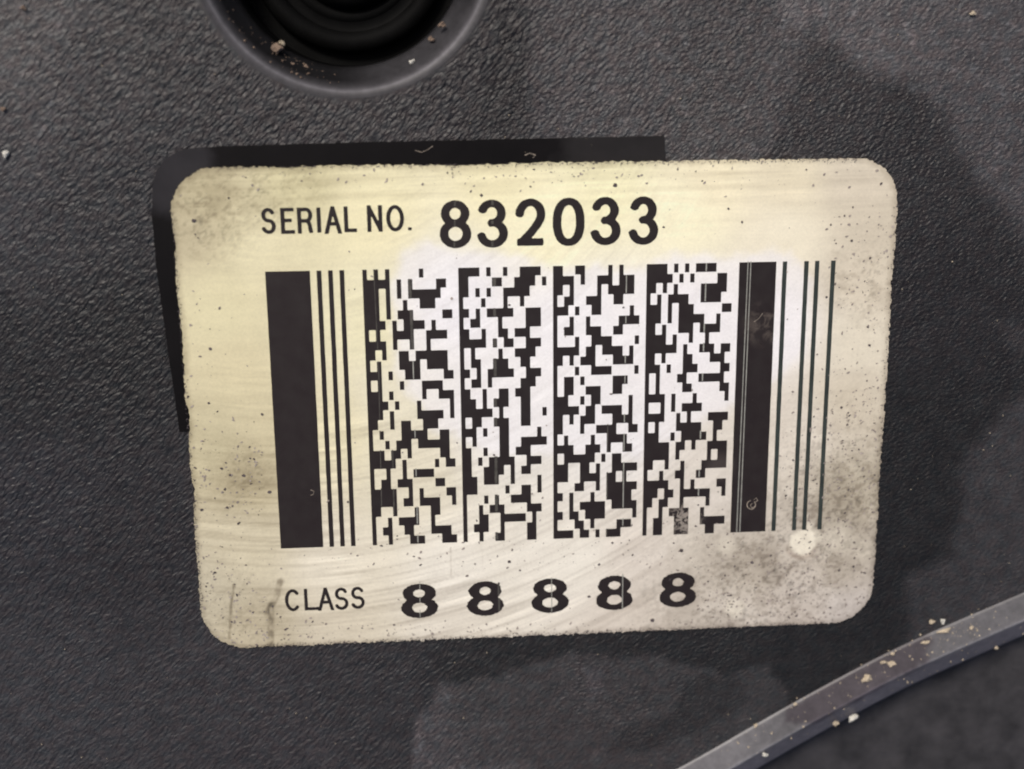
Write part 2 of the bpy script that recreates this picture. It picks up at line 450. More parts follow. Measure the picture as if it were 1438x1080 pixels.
dcol = dcol * (1 - 0.22 * sstep(4.0, 4.4, dd)[:, None] * np.array([1, 1.1, .7]))
dcol = dcol * (1 + 1.0 * np.exp(-((dd - 3.85) / .26) ** 2))[:, None]  # highlight along the crest painted as a brighter line
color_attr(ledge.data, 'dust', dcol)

# lower face of the housing, beyond the ledge
lf, lff = [], []
edge = offs(seg, 7.4 * mm)
NL = 26
for j in range(NL):
    for q in edge:
        e = np.array(q) + np.array([0.45, -0.89]) * (j / (NL - 1)) * 0.09
        z = -0.0078 + 0.0007 * math.sin(e[0] * 90) * min(1, j / 4)
        lf.append((e[0], e[1], z))
me_ = len(edge)
for j in range(NL - 1):
    for i in range(me_ - 1): lff.append((j * me_ + i, j * me_ + i + 1, (j + 1) * me_ + i + 1, (j + 1) * me_ + i))
mesh('lower_face', lf, lff, M_lower, housing, True)

# ------------------------------------------------------------------ plug down in the hole
plug = empty('round_plug', 'round black ribbed rubber plug seated deep in the hole at the top', 'plug', loc=(0, 0, 0))
def torus(name, R, r, z, parent, mat=M_rubber):
    pr = [((R + r * math.cos(a)) * mm, (z + r * math.sin(a)) * mm) for a in np.linspace(0, 2 * math.pi, 20, endpoint=False)]
    return lathe(name, pr, HC, mat, parent, 120, close=True)
torus('outer_ring', 12.4, 1.5, -12.0, plug)
torus('inner_ring', 8.9, 1.1, -12.3, plug)
lathe('web', [(11.2 * mm, -11.4 * mm), (10.5 * mm, -11.9 * mm), (9.4 * mm, -11.4 * mm)], HC, M_rubber, plug)
lathe('cap', [(8.2 * mm, -11.6 * mm), (7.6 * mm, -9.9 * mm), (6.9 * mm, -9.4 * mm), (5.8 * mm, -9.0 * mm), (5.2 * mm, -9.5 * mm), (0.01 * mm, -9.7 * mm)], HC, M_rubber, plug)
lathe('hole_floor', [(15.7 * mm, -13 * mm), (0.01 * mm, -13 * mm)], HC, M_rubber, housing)

# ------------------------------------------------------------------ black film under the label
def slab(name, outline, z0, z1, mat, parent=None, bevel=0.0):
    n = len(outline)
    vs = [(x, y, z0) for x, y in outline] + [(x, y, z1) for x, y in outline]
    bm = bmesh.new(); vv = [bm.verts.new(v) for v in vs]
    bm.faces.new(vv[n:]); bm.faces.new(vv[:n][::-1])
    for i in range(n): bm.faces.new((vv[i], vv[(i + 1) % n], vv[n + (i + 1) % n], vv[n + i]))
    bmesh.ops.recalc_face_normals(bm, faces=bm.faces)
    me = bpy.data.meshes.new(name); bm.to_mesh(me); bm.free()
    return link(name, me, mat, parent)
fo = [(933, 191), (700, 195.5), (500, 200), (300, 206), (268, 208), (248, 213), (231, 223), (220, 240), (214, 262), (213, 300), (220, 380), (234, 480), (246, 560), (252, 606),
      (300, 605), (300, 320), (320, 280), (936, 262)]
fo2 = []
for a, b in zip(fo, fo[1:] + fo[:1]):
    L = math.hypot(b[0] - a[0], b[1] - a[1]); nn = max(1, int(L / 8))
    for k_ in range(nn):
        x = a[0] + (b[0] - a[0]) * k_ / nn; y = a[1] + (b[1] - a[1]) * k_ / nn
        fo2.append((x + random.uniform(-.5, .5), y + random.uniform(-.5, .5)))
film = slab('black_film', [tuple(P(x, y, 0.0001)[:2]) for x, y in fo2], -0.0001, 0.00013, M_film)
tag(film, 'smooth black film strip showing round the top left corner of the cream label', 'film')

# ------------------------------------------------------------------ the label
lab = empty('serial_label', 'worn cream serial number label with rounded corners and a black printed stacked barcode', 'label')
ZT = 0.00034; ZI = 0.00037; ZF = 0.000385; ZS = 0.00040
U0, U1, V0, V1 = -15.55, 113.95, -9.85, 38.6
cellu = 0.00022
x0, y1, _ = UW(U0, V0); x1, y0, _ = UW(U1, V1)
gx = np.arange(x0 - cellu, x1 + 2 * cellu, cellu); gy = np.arange(y0 - cellu, y1 + 2 * cellu, cellu)
GX, GY = np.meshgrid(gx, gy)
RC = 0.0062
def rsd(x, y):
    cx, cy = (x0 + x1) / 2, (y0 + y1) / 2
    qx = np.abs(x - cx) - ((x1 - x0) / 2 - RC); qy = np.abs(y - cy) - ((y1 - y0) / 2 - RC)
    d = np.hypot(np.maximum(qx, 0), np.maximum(qy, 0)) + np.minimum(np.maximum(qx, qy), 0) - RC
    rag = (vn(x * 2600 + 50, y * 2600 + 50, 31) - 0.5) * 0.00030 + (fbm(x * 420 + 5, y * 420 + 9, 32, 3) - 0.5) * 0.0002
    pxx = to_px(np.column_stack([np.ravel(x), np.ravel(y)]))
    notch = np.zeros(len(pxx))
    for cxp, cyp, r_, dep in ((252, 350, 26, 5), (254, 480, 40, 6), (262, 590, 22, 9), (270, 690, 26, 6), (640, 236, 60, 4), (400, 236, 40, 4), (1247, 400, 40, 3)):
        notch = np.maximum(notch, dep * np.exp(-((pxx[:, 0] - cxp) ** 2 + (pxx[:, 1] - cyp) ** 2) / r_ ** 2))
    notch = notch.reshape(np.shape(x)) * 0.00006 * (0.4 + vn(x * 1500, y * 1500, 35))
    return d - rag + notch
D = rsd(GX, GY)
# vertices just outside are pulled on to the outline
eps = 1e-5
gxn = (rsd(GX + eps, GY) - D) / eps; gyn = (rsd(GX, GY + eps) - D) / eps
gl = np.maximum(np.hypot(gxn, gyn), 1.0)
mv = (D > 0) & (D < cellu * 1.6)
GX2 = np.where(mv, GX - gxn / gl * D / gl, GX); GY2 = np.where(mv, GY - gyn / gl * D / gl, GY)
ny, nx = GX.shape
inside = D <= 0
keep = (inside[:-1, :-1].astype(int) + inside[1:, :-1] + inside[:-1, 1:] + inside[1:, 1:]) >= 2
ids = np.arange(nx * ny).reshape(ny, nx)
q4 = np.stack([ids[:-1, :-1], ids[:-1, 1:], ids[1:, 1:], ids[1:, :-1]], -1)[keep]
used = np.zeros(nx * ny, bool); used[q4.ravel()] = True
remap = np.cumsum(used) - 1
V = np.column_stack([GX2.ravel(), GY2.ravel(), np.full(nx * ny, ZT)])[used]
F = remap[q4]
# edge wall
ek = {}
for a, b in ((0, 1), (1, 2), (2, 3), (3, 0)):
    for i_, j_ in zip(F[:, a].tolist(), F[:, b].tolist()):
        key = (i_, j_) if i_ < j_ else (j_, i_)
        if key in ek: ek[key] = None
        else: ek[key] = (i_, j_)
bed = [e for e in ek.values() if e]
bid = {}
ext = []
for e in bed:
    for i_ in e:
        if i_ not in bid: bid[i_] = len(V) + len(ext); ext.append((V[i_, 0], V[i_, 1], 0.00001))
walls = [(j_, i_, bid[i_], bid[j_]) for i_, j_ in bed]
Vall = np.vstack([V, np.array(ext)])
Fall = F.tolist() + walls
sheet = mesh('face_sheet', Vall, Fall, M_label, lab, False)
lp_ = to_px(Vall[:, :2]); qx, qy = lp_[:, 0], lp_[:, 1]
cp = [(290, 270, 196, 186, 152), (262, 330, 206, 196, 164), (420, 262, 214, 206, 166), (360, 340, 228, 220, 184), (520, 300, 238, 230, 190), (700, 250, 240, 232, 192), (850, 260, 242, 236, 196),
      (760, 340, 248, 242, 206), (960, 300, 248, 242, 208), (1000, 250, 238, 228, 196), (1100, 250, 228, 218, 190), (1200, 260, 212, 202, 182), (1230, 330, 206, 196, 176), (1100, 330, 238, 230, 206),
      (1210, 400, 214, 204, 184), (1200, 480, 224, 216, 196), (1190, 560, 206, 196, 176), (1200, 680, 192, 182, 162), (1180, 800, 196, 186, 170), (1120, 600, 222, 214, 200), (1100, 460, 242, 238, 234),
      (1000, 700, 220, 212, 200), (960, 450, 238, 235, 234), (800, 450, 238, 236, 234), (640, 430, 238, 237, 238), (700, 600, 232, 229, 222), (860, 620, 230, 226, 220), (560, 560, 230, 224, 200), (520, 460, 234, 228, 192),
      (580, 660, 224, 216, 192), (310, 430, 222, 214, 176), (330, 520, 216, 206, 170), (300, 620, 200, 190, 156), (350, 680, 186, 174, 142), (370, 600, 208, 198, 164), (470, 600, 228, 220, 186), (340, 760, 212, 202, 174), (300, 830, 204, 195, 170),
      (360, 880, 196, 185, 158), (470, 790, 230, 222, 202), (480, 880, 212, 202, 180), (640, 800, 232, 226, 212), (800, 780, 234, 228, 214), (640, 885, 224, 216, 200), (900, 780, 222, 213, 200), (880, 880, 212, 202, 188),
      (1050, 800, 196, 186, 170), (1040, 865, 206, 197, 184), (1120, 850, 198, 188, 176), (1190, 850, 206, 198, 190), (990, 780, 204, 195, 180)]
cl = np.array([[a, b, *lin((c - (1 if b > 600 else 0), d, e + (1 if b > 600 else 0)))] for a, b, c, d, e in cp])
stain = idw(qx, qy, cl, 3.6)
# milky patch where the yellow varnish has gone (rather clear-cut boundary)
wp = poly_sd(qx, qy, [(556, 520), (548, 400), (560, 352), (600, 338), (650, 352), (720, 352), (775, 372), (900, 372), (950, 352), (1035, 356), (1080, 345), (1110, 350), (1140, 400), (1125, 500), (1060, 560), (900, 640), (700, 640), (600, 600)])
wk = sstep(-9, 13, wp + (fbm(qx / 22, qy / 22, 44, 3) - .5) * 20)
stain = stain * (1 - wk[:, None]) + wk[:, None] * (0.35 * stain + 0.65 * lin((240, 238, 240)))
# wiping marks: sweeping arcs in the lower half, straight drags along the top
rdx, rdy = qx - 385, qy + 50
rad_ = np.hypot(rdx, rdy); th = np.arctan2(rdx, rdy) * 850
st1 = fbm(rad_ / 9.0, th / 190.0, 51, 4) - .5
st1b = fbm(rad_ / 3.2, th / 90.0, 58, 2) - .5
st2 = fbm(qy / 6.0 + qx / 160, qx / 170.0, 53, 4) - .5
lowm = sstep(520, 680, qy); topm = sstep(420, 300, qy)
edgem = np.clip(1.2 - wk, 0, 1)
amp = lowm * (0.20 + 0.22 * sstep(300, 0, np.abs(qx - 640))) + 0.10 * (1 - lowm)
amp = amp * (1 - .75 * sstep(900, 1020, qx)) * (0.35 + 1.1 * sstep(.38, .62, fbm(qx / 110, qy / 60, 57, 2)))
lowm = lowm * (1 - .8 * sstep(900, 1020, qx))
mul = 1 + st1 * amp * 1.25 + st1b * amp * 0.75 - 0.11 * lowm * sstep(.55, .72, fbm(rad_ / 4.0, th / 240.0, 59, 3)) + st2 * (0.10 + 0.34 * topm * sstep(330, 250, qy)) * edgem
# blotchy grime
gr_ = fbm(qx / 60, qy / 60, 61, 5)
def blob(cx, cy, r): return np.exp(-((qx - cx) ** 2 + (qy - cy) ** 2) / r ** 2)
gm = np.clip(.6 * blob(345, 670, 45) + 0.7 * blob(280, 300, 60) + .8 * blob(1200, 700, 110) + 0.8 * blob(1080, 820, 90) + .6 * blob(1215, 400, 55) + .5 * blob(380, 255, 70) + .4 * blob(960, 850, 90) + .35 * blob(340, 860, 80), 0, 1.2)
fineg = fbm(qx / 7, qy / 5, 63, 3)
mul = mul * (1 - gm * (0.30 * sstep(.40, .62, gr_) + 0.34 * sstep(.52, .72, fineg)))
# dirty rim
dd_ = -rsd(Vall[:, 0], Vall[:, 1])
rim = sstep(0.0011, 0.0, dd_) * (0.35 + 0.9 * fbm(qx / 9, qy / 9, 71, 3))
mul = mul * (1 - 0.32 * np.clip(rim, 0, 1))
# two vertical dirt smears beside the word CLASS
def smear(pts, wd, k):
    d = np.full(qx.shape, 1e9)
    for (ax, ay), (bx, by) in zip(pts[:-1], pts[1:]):
        ex, ey = bx - ax, by - ay
        t = np.clip(((qx - ax) * ex + (qy - ay) * ey) / (ex * ex + ey * ey), 0, 1)
        d = np.minimum(d, np.hypot(qx - ax - ex * t, qy - ay - ey * t))
    n_ = fbm(qx / 5, qy / 8, 81, 3)
    return 1 - k * sstep(wd, wd * .35, d) * (0.45 + 1.0 * sstep(.35, .65, n_))
mul = mul * smear([(394, 815), (388, 838), (381, 850), (381, 880), (380, 903)], 6.5, .36)
mul = mul * smear([(380, 846), (374, 862)], 5, .3) * smear([(329, 820), (325, 850), (323, 895)], 2.6, .35)
mul = mul * smear([(633, 768), (633, 812)], 1.6, .18) * smear([(676, 762), (677, 800)], 1.3, .12)
pinkish = np.array([1.0, 0.985, 0.97]) ** np.clip((1 - mul) * 6, 0, 3)[:, None]
hf = sstep(.60, .80, vn(qx / 2.9, qy / 2.6, 73)) * np.clip(gm * 1.15, 0, 1) * sstep(.35, .6, fbm(qx / 26, qy / 20, 74, 3))
mul = mul * (1 - .36 * hf)
stain = np.clip(stain * mul[:, None] * pinkish, 0.03, 0.92)
def pale(cx, cy, r, soft, k, col=(238, 231, 212)):
    global stain
    rr_ = np.hypot(qx - cx, qy - cy) + (fbm(qx / 9, qy / 9, int(cx), 3) - .5) * r * .5
    m_ = sstep(r + soft, r - soft, rr_) * k * (.75 + .5 * fbm(qx / 6, qy / 6, int(cy), 2))
    stain = stain * (1 - m_[:, None]) + m_[:, None] * lin(col)[None, :]
pale(1125, 760, 19, 4, .85); pale(1135, 738, 6, 4, .6); pale(1132, 724, 3, 3, .5); pale(1144, 752, 9, 5, .5)
pale(1030, 852, 13, 6, .45); pale(1176, 756, 20, 14, .35); pale(1020, 765, 12, 7, .35); pale(1210, 770, 16, 12, .25)
crescent = sstep(5, 1.5, np.abs(np.hypot(qx - 1124, qy - 759) - 22.5)) * sstep(760, 780, qy)
stain = stain * (1 - .22 * crescent[:, None] * np.array([.8, 1, 1.1]))
stain[len(V):] *= 0.45
color_attr(sheet.data, 'stain', stain)

# ------------------------------------------------------------------ stacked symbol, row by row
C1 = ["11111516", "51111422", "31111163", "31121234", "31113521", "41114114", "11124242", "41121215", "21122162", "11134142", "31123421", "11131343", "31151231", "41131511",
      "31145111", "22112234", "11135222", "12113162", "31211522", "51151121", "12121145", "11213423", "52111421", "51214211", "22131224", "12114215", "11222342", "12133331"]
C2 = ["41121242", "24224111", "21111254", "13131215", "21115232", "11231432", "22122134", "51112232", "11141243", "11223224", "21115232", "11211533", "22122134", "31113224",
      "61132211", "11223224", "31122512", "11142251", "22122134", "21115232", "22411124", "31321412", "35122112", "13111244", "12113432", "12225113", "13214_23", "12122423"]
C2[26] = "11321423"
C3 = ["22241114", "41123132", "21141152", "11223224", "31122512", "12121541", "11223224", "13124411", "51214112", "21113342", "13124411", "11211533", "11223224", "32112512",
      "51214112", "21113342", "23124221", "11141243", "42311222", "11611124", "32211251", "32412113", "13221161", "21131252", "12115151", "21214511", "13211432", "41211134"]
C4 = ["41111144", "51111422", "21111452", "11114243", "31113521", "31115213", "21123143", "41121215", "61123121", "21132332", "31123421", "11132252", "11142521", "41131511",
      "12111146", "42111341", "11135222", "32115113", "51211241", "51151121", "22121351", "12122225", "52111421", "31216211", "21221414", "12114215", "11223251", "11223323"]
def bits(s):
    out = []; b = 1
    for ch in s: out += [b] * int(ch); b ^= 1
    assert len(out) == 17, (s, len(out)); return out
start = [1] * 8 + [0, 1, 0, 1, 0, 1, 0, 0, 0]
stop = [1] * 7 + [0, 1, 0, 0, 0, 1, 0, 1, 0, 0, 1]
G = np.array([start + bits(a) + bits(b) + bits(c) + bits(d) + stop for a, b, c, d in zip(C1, C2, C3, C4)])
EX, EY = 0.11, 0.07
NU, NV = G.shape[1], G.shape[0]
def ink_uv(u, v):
    return (u - EX) * 103 / (103 - 2 * EX), (v - EY) * 28 / (28 - 2 * EY)
GP = np.pad(G, 1)
def g(r, c): return GP[r + 1, c + 1]
def ink_black(r, c, i, j):
    """sub-cell i (x) j (y) in 0..2 of cell r,c is inked after the print has shrunk back from its edges"""
    if not g(r, c): return False
    di = i - 1; dj = j - 1
    if di and not g(r, c + di): return False
    if dj and not g(r + dj, c): return False
    return True
def ink_mesh(name, c0, c1):
    vs, fs, cache = [], [], {}
    def vid(u, v):
        key = (round(u, 4), round(v, 4))
        if key not in cache:
            a, b = ink_uv(u, v); cache[key] = len(vs); vs.append(UW(a, b, ZI))
        return cache[key]
    for r in range(NV):
        vv = [r, r + EY, r + 1 - EY, r + 1]
        for j in range(3):
            run = None
            items = []
            for c in range(c0, c1):
                uu = [c, c + EX, c + 1 - EX, c + 1]
                for i in range(3):
                    tri = None
                    b = ink_black(r, c, i, j)
                    if b and i != 1 and j != 1 and not g(r + j - 1, c + i - 1):
                        tri = True        # rounded inner corner
                    if b and not tri:
                        if run is None: run = uu[i]
                        end = uu[i + 1]
                    else:
                        if run is not None: items.append((run, uu[i])); run = None
                        if tri:
                            ua, ub, va_, vb_ = uu[i], uu[i + 1], vv[j], vv[j + 1]
                            P4 = [(ua, va_), (ub, va_), (ub, vb_), (ua, vb_)]
                            miss = {(0, 0): 0, (2, 0): 1, (2, 2): 2, (0, 2): 3}[(i, j)]
                            t3 = [P4[q] for q in range(4) if q != miss]
                            fs.append([vid(*q) for q in t3])
            if run is not None: items.append((run, uu[3]))
            for a, b in items:
                # split long runs at module borders so that neighbouring rows share corners
                fs.append([vid(a, vv[j]), vid(b, vv[j]), vid(b, vv[j + 1]), vid(a, vv[j + 1])])
    fs = [f_[::-1] for f_ in fs]
    return mesh(name, vs, fs, M_ink, lab)
for c0 in (17, 34, 51, 68): ink_mesh('code_column', c0, c0 + 17)
M_ink_grey = mat_simple('fringe_grey_green_ink', (0.034, 0.042, 0.038), .5, .3, 500, .25)  # lens colour fringing painted into the ink
def bar(c0, n):
    a, b = ink_uv(c0 + EX - .02, EY); c, d = ink_uv(c0 + n - EX + .02, 28 - EY)
    nseg = 28; vs = []; rr_ = random.Random(c0)
    for k_ in range(nseg + 1):
        v = b + (d - b) * k_ / nseg
        vs += [UW(a + rr_.uniform(-.02, .02), v, ZI), UW(c + rr_.uniform(-.02, .02), v, ZI)]
    fs = [(2 * k_ + 2, 2 * k_ + 3, 2 * k_ + 1, 2 * k_) for k_ in range(nseg)]
    return mesh('bar', vs, fs, M_ink_grey if c0 > 92 else M_ink, lab)
for row, off in ((start, 0), (stop, 85)):
    k_ = 0
    while k_ < len(row):
        if row[k_]:
            n_ = 1
            while k_ + n_ < len(row) and row[k_ + n_]: n_ += 1
            b_ = bar(off + k_, n_)
            if off + k_ > 92: b_['label'] = 'thin grey-green bar at the right end of the symbol'
            if n_ >= 7: b_['label'] = 'thick printed bar at the %s end of the symbol' % ('left' if off == 0 else 'right')
            k_ += n_
        else: k_ += 1

# ------------------------------------------------------------------ lettering
def arc(cx, cy, rx, ry, a0, a1, n=28):
    return [(cx + rx * math.cos(math.radians(a0 + (a1 - a0) * i / n)), cy + ry * math.sin(math.radians(a0 + (a1 - a0) * i / n))) for i in range(n + 1)]
def closed(p): return p[:-1] + [p[0]]
GL = {
 '8': [(arc(.5, .765, .43, .235, 0, 360), 1), (arc(.5, .265, .5, .265, 0, 360), 1)],
 '0': [([(.5 + .5 * math.copysign(abs(math.cos(t)) ** .9, math.cos(t)), .5 + .5 * math.copysign(abs(math.sin(t)) ** .85, math.sin(t))) for t in np.linspace(0, 2 * math.pi, 60)], 1)],
 '3': [(arc(.48, .76, .43, .24, 168, -90) + [(.36, .52)], 0), ([(.40, .52)] + arc(.5, .262, .5, .262, 88, -176), 0)],
 '2': [(arc(.5, .70, .48, .30, 184, -28) + [(.80, .44), (.55, .26), (.16, .03)], 0), ([(-.10, 0), (1.06, 0)], 0)],
 'S': [(arc(.5, .755, .45, .245, 18, 270) + arc(.5, .258, .5, .258, 88, -165), 0)],
 'C': [(arc(.52, .5, .52, .5, 38, 322, 44), 0)],
 'O': [(arc(.5, .5, .5, .5, 0, 360, 60), 1)],
 'E': [([(0, 0), (0, 1)], 2), ([(0, 1), (.96, 1)], 2), ([(0, 0), (1.0, 0)], 2), ([(0, .52), (.92, .52)], 0)],
 'R': [([(0, 0), (0, 1)], 2), ([(0, 1), (.58, 1)] + arc(.60, .745, .36, .255, 90, -90, 16) + [(0, .49)], 0), ([(.55, .49), (.78, .44), (.88, .28), (.92, .1), (1.0, -.05)], 0)],
 'I': [([(0, -.05), (0, 1.05)], 0)],
 'A': [([(-.06, -.08), (.48, 1)], 2), ([(1.06, -.08), (.52, 1)], 2), ([(.2, .32), (.8, .32)], 0)],
 'L': [([(0, 0), (0, 1)], 2), ([(0, 0), (1.0, 0)], 2)],
 'N': [([(0, 0), (0, 1)], 2), ([(0, 1), (1, 0)], 1), ([(1, 0), (1, 1)], 2)],
 '.': [([(-.0, -.4), (0, 1.4)], 0)],
}
def glyph(ch, box, hx, hy, name, worn=0.0):
    """box and half stroke widths in photo pixels; builds the letter in the label plane"""
    xl, xr, yt, yb = box; xm, ym = (xl + xr) / 2, (yt + yb) / 2
    u0, u1 = UV(xl, ym)[0], UV(xr, ym)[0]; v0, v1 = UV(xm, yt)[1], UV(xm, yb)[1]
    W = (u1 - u0) * MOD; Hh = (v1 - v0) * ROW; ox, oy = UW(u0, v1)[:2]
    s = W / (xr - xl); sy = Hh / (yb - yt); hx *= s; hy *= sy
    if ch in 'I.': cwx = 0
    else: cwx = W - 2 * hx
    cwy = Hh - 2 * hy
    cell = min(hx, hy) / 3.0; cell = max(cell, 0.00006)
    xs = np.arange(-cell * 1.5, W + cell * 2, cell); ys = np.arange(-cell * 1.5, Hh + cell * 2, cell)
    A, B = np.meshgrid(xs, ys)
    F_ = np.full(A.shape, -9.0)
    for pts, cl_ in GL[ch]:
        Q = [((hx + p[0] * cwx) / hx if ch not in 'I.' else (W / 2) / hx, (hy + p[1] * cwy) / hy) for p in pts]
        n = len(Q)
        for i in range(n - 1):
            (ax, ay), (bx, by) = Q[i], Q[i + 1]
            ex, ey = bx - ax, by - ay; L2 = ex * ex + ey * ey
            if L2 < 1e-9: continue
            t = ((A / hx - ax) * ex + (B / hy - ay) * ey) / L2
            tc_ = np.clip(t, 0, 1)
            d = np.hypot(A / hx - ax - ex * tc_, B / hy - ay - ey * tc_)
            L = math.sqrt(L2)
            if cl_ == 2:
                perp = np.abs((A / hx - ax) * ey - (B / hy - ay) * ex) / L
                d = np.where(t < 0, np.maximum(perp, -t * L), np.where(t > 1, np.maximum(perp, (t - 1) * L), perp))
            if not cl_ and i == 0: d = np.where(t < 0, np.maximum(d, 1 + (-t) * L * 1.0), d)
            if not cl_ and i == n - 2: d = np.where(t > 1, np.maximum(d, 1 + (t - 1) * L * 1.0), d)
            F_ = np.maximum(F_, 1 - d)
    F_ = F_ + (vn((A + ox) * 5200, (B + oy) * 5200, 91) - .5) * (0.12 + worn)
    vs, fs, cache = [], [], {}
    def vtx(i, j):
        k_ = ('v', i, j)
        if k_ not in cache: cache[k_] = len(vs); vs.append((ox + A[i, j], oy + B[i, j], ZI))
        return cache[k_]
    def edg(i, j, i2, j2):
        k_ = ('e', min((i, j), (i2, j2)), max((i, j), (i2, j2)))
        if k_ not in cache:
            fa, fb = F_[i, j], F_[i2, j2]; t = fa / (fa - fb)
            cache[k_] = len(vs); vs.append((ox + A[i, j] + (A[i2, j2] - A[i, j]) * t, oy + B[i, j] + (B[i2, j2] - B[i, j]) * t, ZI))
        return cache[k_]
    IN = F_ > 0; ni, nj = IN.shape
    for i in range(ni - 1):
        for j in range(nj - 1):
            cs = [(i, j), (i, j + 1), (i + 1, j + 1), (i + 1, j)]
            m_ = [bool(IN[c]) for c in cs]; k_ = sum(m_)
            if k_ == 0: continue
            if k_ == 4: fs.append([vtx(*c) for c in cs]); continue
            poly = []
            for a in range(4):
                b = (a + 1) % 4
                if m_[a]: poly.append(vtx(*cs[a]))
                if m_[a] != m_[b]: poly.append(edg(*cs[a], *cs[b]))
            if len(poly) >= 3: fs.append(poly)
    return mesh(name, vs, fs, M_ink, lab)
for ch, bx in (('S', (367, 387.4, 291.6, 328.2)), ('E', (394.4, 413.9, 291.5, 328)), ('R', (417.8, 439.8, 291.2, 327.6)), ('I', (446, 450, 290.5, 327)), ('A', (456.4, 478.8, 289.6, 326.6)), ('L', (483.2, 500.9, 289.5, 325.6)),
               ('N', (515.6, 537, 288, 325.2)), ('O', (542.4, 567.4, 287.6, 324.6)), ('.', (573.4, 577.8, 318.4, 323.4))):
    glyph(ch, bx, 2.85 if ch != '.' else 2.7, 2.55 if ch != '.' else 1.4, 'letter' if ch != '.' else 'full_stop')
for ch, bx in (('8', (617, 661.5, 281, 348.2)), ('3', (669.2, 712.9, 280, 347.4)), ('2', (722.8, 766.2, 278.6, 344.6)), ('0', (775.7, 820.4, 277.4, 345)), ('3', (828.6, 871, 276.2, 343.9)), ('3', (882, 923.9, 275.6, 343.4))):
    glyph(ch, bx, 6.1, 5.2, 'digit')
for ch, bx in (('C', (400.6, 421.8, 826, 857)), ('L', (427.6, 448, 825.2, 855.4)), ('A', (447.4, 467.8, 824, 854.8)), ('S', (470, 489.2, 823.8, 855)), ('S', (492.7, 512.1, 822.6, 853.6))):
    glyph(ch, bx, 2.3, 2.1, 'letter', .1)
for bx in ((563, 615, 818.4, 866.6), (655.3, 706.9, 815, 863.3), (745.9, 798.2, 811, 859.2), (836.4, 888, 807, 855.4), (925.4, 977, 802.8, 851.2)):
    glyph('8', bx, 7.6, 3.9, 'digit', .15)

# ------------------------------------------------------------------ print flaws: dead dots of the print head
def black_at(px_, py_):
    u, v = UV(px_, py_)
    u = u * (103 - 2 * EX) / 103 + EX; v = v * (28 - 2 * EY) / 28 + EY
    if not (0 <= u < 103 and 0 <= v < 28): return False
    r, c = int(v), int(u)
    fu, fv = u - c, v - r
    return ink_black(r, c, 0 if fu < EX else 2 if fu > 1 - EX else 1, 0 if fv < EY else 2 if fv > 1 - EY else 1)
def strips(name, lines, mat, z):
    vs, fs = [], []
    for (ax, ay), (bx, by), wd, free in lines:
        n = int(abs(by - ay) / 0.8); prev = None
        for i in range(n + 1):
            t = i / n; x = ax + (bx - ax) * t; y = ay + (by - ay) * t
            on = free or black_at(x, y)
            if on:
                w_ = wd * (0.8 + 0.4 * random.random()) / 2
                a = P(x - w_, y, z); b = P(x + w_, y, z)
                vs += [a, b]
                if prev: fs.append((len(vs) - 2, len(vs) - 1, len(vs) - 3, len(vs) - 4))
                prev = True
            else: prev = None
    o = mesh(name, vs, fs, mat, lab)
    return o
strips('bare_line', [((880, 374), (874.3, 756), 1.5, 0), ((992.2, 368), (980.6, 700), 1.9, 0), ((1050.6, 367), (1034.4, 748), 1.3, 1), ((1054.6, 367), (1038.8, 748), 1.3, 1),
                     ((874.6, 806), (873.9, 856), 1.4, 1), ((589.4, 817), (589.7, 828), 1.0, 1), ((589.7, 840), (589.8, 846), 1.0, 1), ((589.8, 857), (590, 867), 1.0, 1), ((774.6, 811), (774.8, 859), 1.0, 1),
                     ((580, 505), (587.0, 765), 1.6, 0)], M_flaw, ZF)
strips('thin_line', [((574.5, 375), (580, 505), 3.6, 0), ((524.5, 375), (531, 500), 1.2, 0), ((531.5, 505), (537, 765), 1.3, 0), ((551, 620), (554.5, 765), 1.8, 0), ((694, 372), (697.5, 765), 4.0, 0),
                     ((853.5, 590), (852, 760), 1.4, 0), ((639, 282), (638.5, 290), 2.2, 1), ((638.7, 309), (638.5, 318), 2.2, 1), ((638, 340), (638, 347), 2.2, 1), ((691.5, 281), (691.5, 288), 3.5, 1), ((691.5, 310), (691.5, 315), 3.5, 1), ((691.5, 339), (691.5, 347), 3.5, 1),
                     ((700.2, 818), (700.2, 836), 2.6, 1), ((701, 840), (701, 858), 2.6, 1)], M_flaw2, ZF)
# small scratch curl and smear on the right thick bar
vs, fs = [], []
def ribbon(pts, wd, z):
    prev = None
    for i, (x, y) in enumerate(pts):
        a = pts[max(0, i - 1)]; b = pts[min(len(pts) - 1, i + 1)]
        L = math.hypot(b[0] - a[0], b[1] - a[1]) or 1; nx_, ny_ = -(b[1] - a[1]) / L, (b[0] - a[0]) / L
        w_ = wd * random.uniform(.4, 1.1) / 2
        vs.append(P(x + nx_ * w_, y + ny_ * w_, z)); vs.append(P(x - nx_ * w_, y - ny_ * w_, z))
        if prev: fs.append((len(vs) - 4, len(vs) - 3, len(vs) - 1, len(vs) - 2))
        prev = True
ribbon([(1055 + 6 * math.cos(t), 709 + 6 * math.sin(t)) for t in np.linspace(-.9, 4.6, 22)], 1.6, ZS)
ribbon([(1057 + 3 * math.cos(t), 710 + 3 * math.sin(t)) for t in np.linspace(0, 5, 12)], 1.1, ZS + 2e-6)
ribbon([(1059, 702), (1062, 699), (1064, 703), (1061, 705)], 1.4, ZS + 3e-6)
ribbon([(1059, 452), (1066, 447), (1071, 440)], 1.6, ZS)
ribbon([(436, 688), (441, 690), (440, 694), (436, 696)], 1.1, ZS)
mesh('scratch_curl', vs, fs, M_scr, lab)['kind'] = 'stuff'

